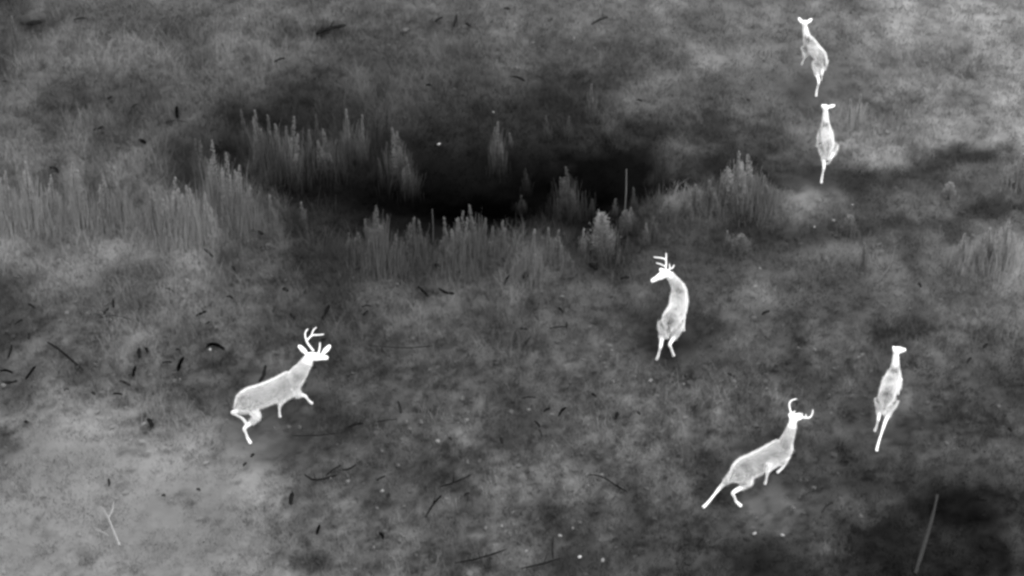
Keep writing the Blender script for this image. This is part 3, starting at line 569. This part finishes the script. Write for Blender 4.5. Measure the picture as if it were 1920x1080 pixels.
PLANTS = [  # tip x, tip y, base y, half width px, tone, form
 (463, 207, 300, 8, 78, 's'), (490, 208, 325, 13, 98, 's'), (514, 214, 330, 9, 84, 's'), (527, 232, 330, 12, 100, 's'), (553, 216, 345, 18, 104, 's'), (540, 236, 320, 8, 88, 's'),
 (583, 242, 320, 9, 84, 's'), (615, 236, 325, 20, 90, 's'), (597, 216, 300, 9, 72, 's'), (653, 203, 300, 9, 100, 's'), (680, 213, 305, 6, 98, 's'), (707, 203, 290, 12, 66, 's'),
 (742, 222, 335, 20, 92, 's'), (726, 200, 290, 8, 60, 's'), (768, 276, 352, 12, 82, 's'), (412, 266, 420, 22, 112, 's'), (437, 292, 430, 20, 112, 's'), (456, 310, 435, 14, 118, 's'),
 (384, 268, 370, 12, 84, 's'), (372, 262, 350, 8, 80, 's'), (335, 330, 450, 20, 96, 's'), (360, 345, 450, 12, 92, 's'), (230, 312, 430, 14, 102, 's'), (205, 330, 430, 14, 96, 's'),
 (148, 305, 430, 22, 104, 's'), (105, 330, 430, 16, 100, 's'), (62, 306, 430, 22, 102, 's'), (22, 320, 430, 18, 104, 's'), (514, 368, 440, 9, 78, 's'), (480, 352, 440, 10, 90, 's'), (315, 372, 460, 12, 98, 's'), (345, 355, 455, 14, 104, 's'),
 (392, 362, 460, 14, 104, 's'), (290, 350, 440, 12, 84, 's'), (570, 380, 430, 4, 92, 's'),
 (931, 208, 305, 10, 96, 's'), (925, 225, 290, 6, 84, 's'), (957, 244, 272, 3, 92, 's'), (1065, 304, 400, 19, 76, 's'), (1026, 217, 262, 7, 74, 's'), (1064, 217, 262, 6, 76, 's'), (1108, 158, 225, 6, 98, 's'),
 (1240, 247, 335, 9, 74, 's'), (985, 290, 340, 6, 52, 's'), (976, 346, 380, 8, 60, 's'), (1152, 366, 402, 4, 88, 's'), (1187, 344, 392, 4, 70, 's'), (1110, 362, 395, 5, 62, 's'),
 (712, 386, 515, 24, 86, 's'), (702, 395, 480, 9, 84, 's'), (690, 413, 475, 5, 98, 's'), (655, 438, 485, 6, 92, 's'), (676, 436, 500, 12, 80, 's'), (740, 440, 515, 12, 80, 's'), (774, 410, 495, 13, 76, 's'), (791, 414, 495, 9, 70, 's'), (757, 455, 500, 7, 70, 's'),
 (839, 409, 505, 12, 98, 's'), (866, 396, 510, 20, 98, 's'), (889, 382, 505, 15, 92, 's'), (906, 408, 505, 14, 88, 's'), (939, 416, 490, 10, 94, 's'), (925, 425, 495, 12, 88, 's'), (850, 430, 510, 16, 96, 's'),
 (997, 432, 525, 14, 92, 's'), (1030, 425, 500, 9, 70, 's'), (1045, 432, 500, 12, 74, 's'), (1093, 430, 480, 4, 118, 's'), (1120, 394, 440, 6, 118, 's'), (1210, 418, 465, 6, 98, 's'), (1225, 405, 455, 8, 80, 's'), (1183, 388, 425, 10, 92, 's'),
 (1130, 402, 482, 24, 112, 'b'), (1252, 376, 415, 14, 94, 'b'), (1172, 395, 440, 12, 88, 'b'), (1386, 440, 478, 20, 92, 'b'),
 (1381, 286, 385, 30, 122, 's'), (1400, 306, 390, 24, 120, 's'), (1361, 318, 360, 5, 118, 's'), (1300, 346, 400, 14, 88, 's'), (1330, 338, 400, 18, 92, 's'), (1432, 330, 395, 20, 100, 's'), (1282, 370, 420, 14, 90, 's'),
 (1362, 432, 470, 7, 102, 's'), (1606, 182, 245, 5, 118, 's'), (1590, 190, 250, 5, 108, 's'), (1778, 344, 372, 12, 118, 'b'), (1590, 404, 440, 12, 100, 'b'), (1618, 456, 510, 6, 98, 's'),
 (1800, 436, 500, 14, 96, 's'), (1880, 412, 500, 22, 118, 's'), (1850, 425, 500, 20, 112, 's'), (1912, 290, 350, 16, 118, 'b'), (30, 35, 100, 8, 104, 's'), (450, 130, 190, 8, 106, 's')]
plant_n = 0
for i, (tx, ty, by, hwp, tn, form) in enumerate(PLANTS):
    hwp = hwp * 1.15 if hwp > 6 else hwp
    base = at(tx, by, -0.03); base[2] = float(ground_z(base[0], base[1])) - 0.02
    k = ppm(base); h = (by - ty) / (k * math.cos(PITCH)) ; hw = hwp / k
    gt = float(tone_world(np.array([base[0]]), np.array([base[1]]), .3)[0])
    root = empty('weed_plant' if form == 's' else 'bushy_weed', base)
    wide = form == 'b'
    V, F, T, lean = leafy(h, hw, max(tn * 1.42, gt * 1.45) if tx > 320 else gt * 1.42, gt * 1.5, 100 + i * 7, wide)  # leaf and base tones raised to offset the foliage's self-shading
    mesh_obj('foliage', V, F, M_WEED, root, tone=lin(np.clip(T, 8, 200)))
    v, f = tube([(0, 0, -.05), (lean[0] * .25, lean[1] * .25, h * .5), (lean[0] * .95, lean[1] * .95, h * .97)], [.010, .008, .004], seg=6)
    mesh_obj('stem', v, f, M_STEM, root, tone=np.full(len(v), float(lin(tn * .95))))
    size = 'tall' if by - ty > 95 else 'mid height' if by - ty > 55 else 'small'
    shade = 'pale' if tn > 100 else 'grey' if tn > 79 else 'dim'
    kindw = ('thin ' if hwp <= 6 else 'broad ' if hwp >= 18 else '') + ('spike weed' if not wide else 'rounded leafy weed')
    tag(root, '%s %s %s, tip %s' % (size, shade, kindw, where(tx, ty)), 'weed', 'pointed weeds standing round the hollow' if not wide else 'low rounded weeds')

def bare(name, label, cat, strands, tone, group=None):
    'a bare stalk or twig: strands of (px, py, height, radius)'
    b = at(strands[0][0][0], strands[0][0][1], strands[0][0][2]); ps = []
    for st in strands:
        pts = [at(x, y, z) - b for (x, y, z, r_) in st]; rad = [q[3] for q in st]
        ps.append(tube(*smooth_path(pts, rad, 4), seg=7))
    v, f = join(ps)
    o = mesh_obj(name, v, f, M_STEM, tone=np.full(len(v), float(lin(tone))), smooth=True)
    o.location = b; tag(o, label, cat, group)
    return o
def stalk(tx, ty, by, r0, tone, label, bx=None):
    b = at(bx if bx else tx, by, -0.05); k = ppm(b); h = (by - ty) / (k * math.cos(PITCH)); mx = ((bx or tx) + tx) / 2 + 1
    # height at the tip chosen so the stalk stands upright
    v, f = tube([(0, 0, 0), ((mx - (bx or tx)) / k, 0, h * .5), ((tx - (bx or tx)) / k, 0, h)], [r0, r0 * .9, r0 * .7], seg=7)
    o = mesh_obj('bare_stalk', v, f, M_STEM, tone=np.full(len(v), float(lin(tone)))); o.location = b
    tag(o, label, 'stalk', 'bare upright stalks by the hollow')
stalk(1172, 320, 392, .011, 135, 'thin bright bare stalk standing alone in the right end of the black hollow')
stalk(812, 394, 458, .010, 112, 'thin pale bare stalk at the near rim of the black hollow, left of pale tufts')
stalk(963, 432, 480, .011, 112, 'thin pale stalk leaning at the near rim of the hollow, right of pale tufts', 967)
stalk(1097, 358, 395, .008, 70, "faint thin bare stalk in the black hollow's right half, left one of two")
stalk(1115, 362, 395, .008, 62, "faint short bare stalk in the black hollow's right half, right one of two")
bare('leaning_stalk', 'long leaning grey stalk with a bright tip in the dark bottom right corner', 'stalk',
     [[(1716, 1076, .0, .030), (1730, 1030, .12, .036), (1745, 980, .25, .030), (1754, 945, .34, .018), (1757, 928, .38, .026)]], 66)
bare('forked_twig', 'pale forked bare twig lying on the big pale patch at the bottom left', 'twig',
     [[(224, 1022, .16, .020), (215, 1000, .18, .016), (203, 971, .20, .013), (195, 957, .2, .009), (190, 950, .2, .007)], [(203, 971, .2, .012), (210, 958, .22, .010), (213, 941, .22, .008)],
      [(203, 1004, .17, .008), (190, 996, .17, .006), (176, 990, .17, .005)]], 180)
bare('wispy_weed', 'wispy pale curling weed stem on the right between the middle buck and the right edge', 'weed',
     [[(1642, 530, .05, .014), (1655, 516, .1, .018), (1664, 505, .15, .014), (1672, 485, .25, .014), (1678, 462, .35, .008)], [(1664, 505, .15, .010), (1680, 505, .2, .008), (1682, 490, .3, .006)], [(1655, 516, .1, .012), (1645, 500, .2, .010), (1650, 494, .2, .006)]], 112)

# ------------------------------------------------------------------ dark twigs and curled dead leaves lying on the cover
TW = [  # points..., width px, tone
 ([(52, 569), (60, 573), (66, 578)], 4, 35), ([(27, 609), (35, 602), (43, 599)], 4, 45), ([(55, 624), (54, 636)], 5, 55), ([(22, 646), (20, 656), (15, 672)], 5, 45),
 ([(88, 641), (105, 651), (125, 667), (140, 680), (155, 692)], 8, 48), ([(0, 696), (10, 694), (25, 699)], 5, 18), ([(67, 686), (58, 697), (48, 711)], 6, 22), ([(2, 717), (18, 717), (33, 714)], 6, 45),
 ([(212, 562), (213, 577)], 5, 42), ([(196, 588), (204, 578)], 5, 48), ([(186, 596), (210, 591), (228, 594), (246, 599)], 4, 52), ([(261, 652), (262, 671)], 8, 45), ([(273, 653), (278, 661)], 6, 38),
 ([(254, 686), (249, 706)], 6, 28), ([(344, 670), (337, 682), (334, 695)], 8, 16), ([(304, 680), (315, 678), (323, 680)], 4, 38), ([(330, 656), (339, 656)], 5, 42), ([(367, 592), (378, 587), (388, 583)], 5, 14),
 ([(384, 609), (398, 603)], 3, 50), ([(386, 652), (396, 645), (410, 648), (421, 656)], 8, 16), ([(225, 714), (246, 724)], 5, 58), ([(212, 738), (230, 740)], 5, 42), ([(172, 736), (179, 739)], 6, 52), ([(120, 732), (129, 731)], 3, 52),
 ([(310, 540), (325, 547)], 5, 42), ([(424, 556), (438, 560)], 5, 46), ([(530, 541), (541, 546)], 7, 44), ([(618, 571), (611, 584), (603, 602)], 7, 36), ([(498, 684), (494, 704), (486, 716)], 7, 52), ([(545, 588), (553, 598)], 6, 50),
 ([(382, 466), (400, 482)], 5, 62), ([(470, 432), (495, 440)], 6, 48), ([(435, 500), (441, 508)], 6, 52), ([(455, 462), (470, 468)], 14, 60), ([(665, 506), (680, 502)], 4, 42), ([(783, 537), (793, 545), (803, 556)], 5, 20),
 ([(822, 540), (835, 548), (852, 550)], 6, 18), ([(946, 534), (949, 523), (957, 516)], 5, 22), ([(978, 522), (992, 510)], 10, 44), ([(936, 483), (948, 491)], 4, 46), ([(816, 497), (826, 500)], 7, 36), ([(858, 511), (864, 514)], 5, 45),
 ([(679, 575), (696, 574)], 4, 24), ([(680, 591), (690, 583)], 6, 34), ([(1103, 496), (1120, 505)], 11, 42), ([(1164, 523), (1180, 521)], 5, 45), ([(1047, 577), (1056, 587)], 5, 42), ([(975, 617), (990, 618)], 4, 36),
 ([(981, 650), (988, 640), (996, 630)], 4, 44), ([(1030, 616), (1064, 613)], 3, 45), ([(1063, 603), (1063, 619)], 3, 50), ([(700, 648), (760, 652), (812, 648)], 3, 50), ([(856, 26), (855, 36), (850, 50)], 5, 52), ([(815, 41), (830, 32)], 5, 52),
 ([(945, 16), (956, 17)], 5, 50), ([(990, 52), (1003, 38)], 8, 62), ([(1045, 40), (1051, 58)], 8, 66), ([(873, 44), (882, 50)], 6, 62), ([(958, 143), (972, 145), (985, 152)], 4, 28), ([(799, 160), (811, 161)], 4, 14),
 ([(1193, 188), (1204, 189)], 4, 44), ([(1108, 46), (1125, 36), (1140, 32)], 5, 62), ([(592, 63), (618, 53), (650, 47)], 11, 46), ([(514, 116), (534, 109)], 5, 50), ([(48, 46), (80, 41)], 10, 52), ([(138, 37), (162, 34)], 4, 54),
 ([(331, 199), (333, 221)], 7, 26), ([(306, 231), (328, 226), (352, 229)], 3, 60), ([(175, 244), (194, 238)], 8, 42), ([(260, 262), (274, 268)], 8, 32), ([(94, 313), (110, 324)], 9, 28), ([(247, 201), (262, 195)], 3, 46), ([(202, 186), (211, 181)], 5, 50),
 ([(5, 153), (13, 154)], 3, 34), ([(402, 272), (404, 292)], 8, 40), ([(45, 792), (53, 793)], 6, 42), ([(277, 786), (286, 800)], 9, 48), ([(290, 796), (297, 816)], 10, 58), ([(222, 835), (229, 846)], 7, 66), ([(253, 838), (245, 857)], 7, 78),
 ([(234, 872), (243, 874)], 9, 72), ([(292, 850), (306, 843)], 7, 62), ([(203, 898), (205, 912)], 5, 60), ([(303, 930), (310, 930)], 5, 56), ([(369, 919), (376, 920)], 5, 54), ([(428, 902), (442, 893)], 9, 64), ([(470, 857), (477, 852)], 5, 38),
 ([(456, 874), (462, 869)], 5, 48), ([(653, 801), (682, 794)], 6, 44), ([(640, 881), (655, 879), (669, 870)], 4, 38), ([(706, 901), (723, 892)], 4, 36), ([(746, 752), (752, 775)], 6, 60), ([(797, 971), (812, 946), (828, 928)], 6, 24),
 ([(824, 913), (850, 905), (886, 889)], 5, 36), ([(1002, 789), (1013, 801)], 4, 28), ([(1011, 806), (1016, 819)], 3, 48), ([(1019, 772), (1031, 766)], 6, 44), ([(1047, 781), (1061, 764)], 6, 26), ([(979, 747), (1006, 746)], 3, 42),
 ([(1108, 738), (1119, 745)], 4, 36), ([(1154, 787), (1158, 774)], 7, 48), ([(1195, 772), (1200, 778)], 5, 50), ([(1101, 890), (1117, 891), (1135, 897), (1155, 910), (1176, 922)], 4, 24), ([(870, 930), (879, 925)], 5, 48),
 ([(912, 992), (924, 1004)], 13, 56), ([(1037, 1006), (1037, 1048)], 4, 54), ([(852, 1056), (900, 1046), (950, 1030)], 6, 46), ([(976, 1066), (1020, 1056), (1052, 1046)], 6, 46), ([(712, 1000), (719, 1011)], 6, 30), ([(600, 984), (594, 1002)], 7, 26),
 ([(549, 924), (545, 946)], 10, 48), ([(516, 926), (512, 942)], 12, 60), ([(570, 889), (592, 900), (634, 890)], 7, 46), ([(548, 817), (600, 816), (645, 811)], 3, 34), ([(1560, 508), (1565, 521)], 7, 60), ([(1843, 652), (1851, 645)], 6, 52),
 ([(1813, 680), (1821, 670)], 5, 56), ([(1364, 700), (1380, 708)], 5, 56), ([(1428, 590), (1443, 583)], 6, 50), ([(1890, 803), (1897, 810)], 6, 54), ([(1540, 962), (1562, 942)], 4, 62), ([(1722, 533), (1727, 538)], 6, 62), ([(1690, 487), (1696, 496)], 12, 56),
 ([(1400, 187), (1406, 189)], 4, 60), ([(1418, 203), (1436, 205)], 7, 66), ([(840, 822), (848, 826)], 4, 50), ([(938, 822), (942, 832)], 6, 52), ([(1296, 772), (1306, 760)], 4, 60), ([(610, 893), (640, 872)], 3, 40), ([(700, 792), (745, 786)], 3, 48)]
r3 = random.Random(4)
for pts, w, tn in TW:
    if tn >= 56 and w >= 7: continue
    zz = 0.10 if math.hypot(pts[-1][0] - pts[0][0], pts[-1][1] - pts[0][1]) < 45 else 0.085
    w = w * (.95 if zz > .09 else .65)
    P = [at(x, y, zz) for x, y in pts]
    if len(P) == 2: P = [P[0], (P[0] + P[1]) / 2 + np.array([r3.uniform(-.01, .01), r3.uniform(-.02, .02), .02]), P[1]]
    b = P[0].copy(); b[2] = float(ground_z(b[0], b[1]))
    k = ppm(P[0]); r0 = w / 2 / k; n = len(P)
    rad = [r0 * (.55 + .45 * math.sin(math.pi * (i + .35) / (n - .1))) for i in range(n)]
    pth, rr = smooth_path([p - b for p in P], rad, 4)
    rr = [(q[0] * r3.uniform(.75, 1.15) * (0.35 if j in (0, len(rr) - 1) else 1),) * 2 for j, q in enumerate(rr)]
    v, f = tube(pth, rr, seg=7)
    L = math.hypot(pts[-1][0] - pts[0][0], pts[-1][1] - pts[0][1]); dx = pts[-1][0] - pts[0][0]; dy = pts[-1][1] - pts[0][1]
    long_ = L > 45
    ps = [(v, f)]
    if long_ and w > 2:      # side shoots on the bigger sticks
        m = len(pth) // 2; sdir = np.array([r3.uniform(-.4, .4), r3.uniform(-.8, .8), .5]); q = pth[m]
        ps.append(tube([q, q + sdir * .1, q + sdir * .22], [r0 * .5, r0 * .4, r0 * .15], seg=6))
    v, f = join(ps)
    o = mesh_obj('fallen_stick' if long_ else 'dark_twig', v, f, M_TWIG, tone=np.full(len(v), float(lin(tn * (.6 if tn < 32 else .78)))), smooth=True)
    o.location = b
    ang = math.degrees(math.atan2(-dy, dx)) % 180
    tilt = 'level' if ang < 18 or ang > 162 else 'tilted right' if ang < 68 else 'tilted left' if ang > 112 else 'upright'
    cx = sum(p[0] for p in pts) / n if n == len(pts) else (pts[0][0] + pts[-1][0]) / 2; cy = (pts[0][1] + pts[-1][1]) / 2
    tag(o, '%s%s %s %s, %s' % ('thick ' if w >= 7 else '', 'black' if tn < 34 else 'dark grey' if tn < 55 else 'grey', 'long stick' if long_ else 'twig', tilt, where(cx, cy)), 'stick' if long_ else 'twig',
        'long dark sticks on the grass' if long_ else 'short dark twigs on the grass')

# ------------------------------------------------------------------ small pale stones
STN = [(164, 587, 7, 112), (187, 585, 8, 102), (30, 517, 8, 108), (80, 545, 4, 108), (317, 628, 3, 118), (508, 518, 4, 125), (394, 655, 4, 200), (337, 711, 4, 118), (179, 683, 4, 118), (155, 653, 3, 118), (125, 676, 4, 112), (206, 599, 6, 112),
 (821, 827, 6, 150), (762, 790, 5, 125), (767, 803, 6, 112), (790, 791, 6, 120), (875, 787, 6, 140), (991, 768, 5, 140), (716, 845, 4, 130), (717, 920, 5, 150), (747, 872, 5, 116), (701, 1026, 5, 130), (652, 902, 5, 140), (837, 935, 5, 135),
 (1035, 836, 4, 130), (1102, 910, 5, 132), (1128, 890, 5, 135), (1087, 979, 4, 120), (1074, 990, 4, 140), (1050, 1004, 5, 150), (1087, 1044, 5, 210), (1130, 1050, 5, 160), (1415, 1000, 5, 175), (1467, 1003, 5, 165), (1486, 951, 8, 120), (1526, 914, 6, 112),
 (1497, 652, 3, 140), (1528, 655, 3, 145), (1555, 740, 3, 122), (823, 270, 4, 190), (970, 127, 6, 130), (760, 56, 8, 120), (1076, 72, 5, 130), (999, 80, 5, 125), (457, 35, 3, 150), (207, 66, 5, 122), (1425, 503, 3, 160), (1527, 425, 3, 190), (1563, 413, 4, 150),
 (1598, 384, 4, 150), (1614, 967, 6, 112), (1487, 846, 6, 104), (514, 802, 5, 116), (541, 800, 7, 110), (562, 800, 5, 110), (1147, 657, 5, 130), (942, 655, 4, 108), (1093, 675, 5, 118), (1150, 715, 5, 122), (1190, 706, 4, 132), (1220, 713, 6, 142),
 (6, 722, 8, 128), (1501, 900, 4, 100), (1513, 900, 3, 100), (1262, 60, 4, 110), (925, 210, 3, 165), (1255, 373, 3, 120), (1061, 372, 2, 150), (868, 471, 3, 125), (690, 455, 3, 98), (95, 292, 6, 110), (140, 280, 4, 118), (935, 1045, 4, 110)]
for i, (x, y, r_, tn) in enumerate(STN):
    c = at(x, y, 0.085); k = ppm(c); rr = r_ * .85 / k
    rs = random.Random(i); v, f = ball((0, 0, 0), rr, 9, 6, (1.05, .8, .55))
    v = [p * (1 + .18 * math.sin(p[0] / rr * 3 + i) * math.cos(p[1] / rr * 3 + 2 * i)) for p in v]
    o = mesh_obj('pale_stone', v, f, M_STONE, tone=np.full(len(v), float(lin(tn * (1.02 if tn > 140 else .92)))), smooth=True); o.location = c
    o.rotation_euler = (rs.uniform(-.3, .3), rs.uniform(-.3, .3), rs.uniform(0, 3))
    tag(o, '%s %s stone %s' % ('tiny' if r_ < 4 else 'small' if r_ < 6 else 'larger', 'bright white' if tn > 155 else 'pale' if tn > 122 else 'light grey', where(x, y)), 'stone', 'small pale stones in the grass')

# ------------------------------------------------------------------ look-alike labels get their order from the left
ORD = ['leftmost', 'second from left', 'third from left', 'fourth from left', 'fifth from left', 'sixth from left', 'seventh from left', 'eighth from left']
NUM = ['', '', 'two', 'three', 'four', 'five', 'six', 'seven', 'eight']
by_label = {}
for o in COL.objects:
    if o.parent is None and o.get('label') and o.get('group'): by_label.setdefault(o['label'], []).append(o)
for lab, lst in by_label.items():
    m = len(lst)
    if m < 2 or m > 8: continue
    lst.sort(key=lambda o: project(o.location.x, o.location.y, o.location.z)[0])
    for i, o in enumerate(lst):
        w = 'rightmost' if i == m - 1 else ORD[i]
        o['label'] = lab + ', ' + w + ' of ' + NUM[m]
        if len(o['label'].split()) > 16: o['label'] = lab + ', ' + w
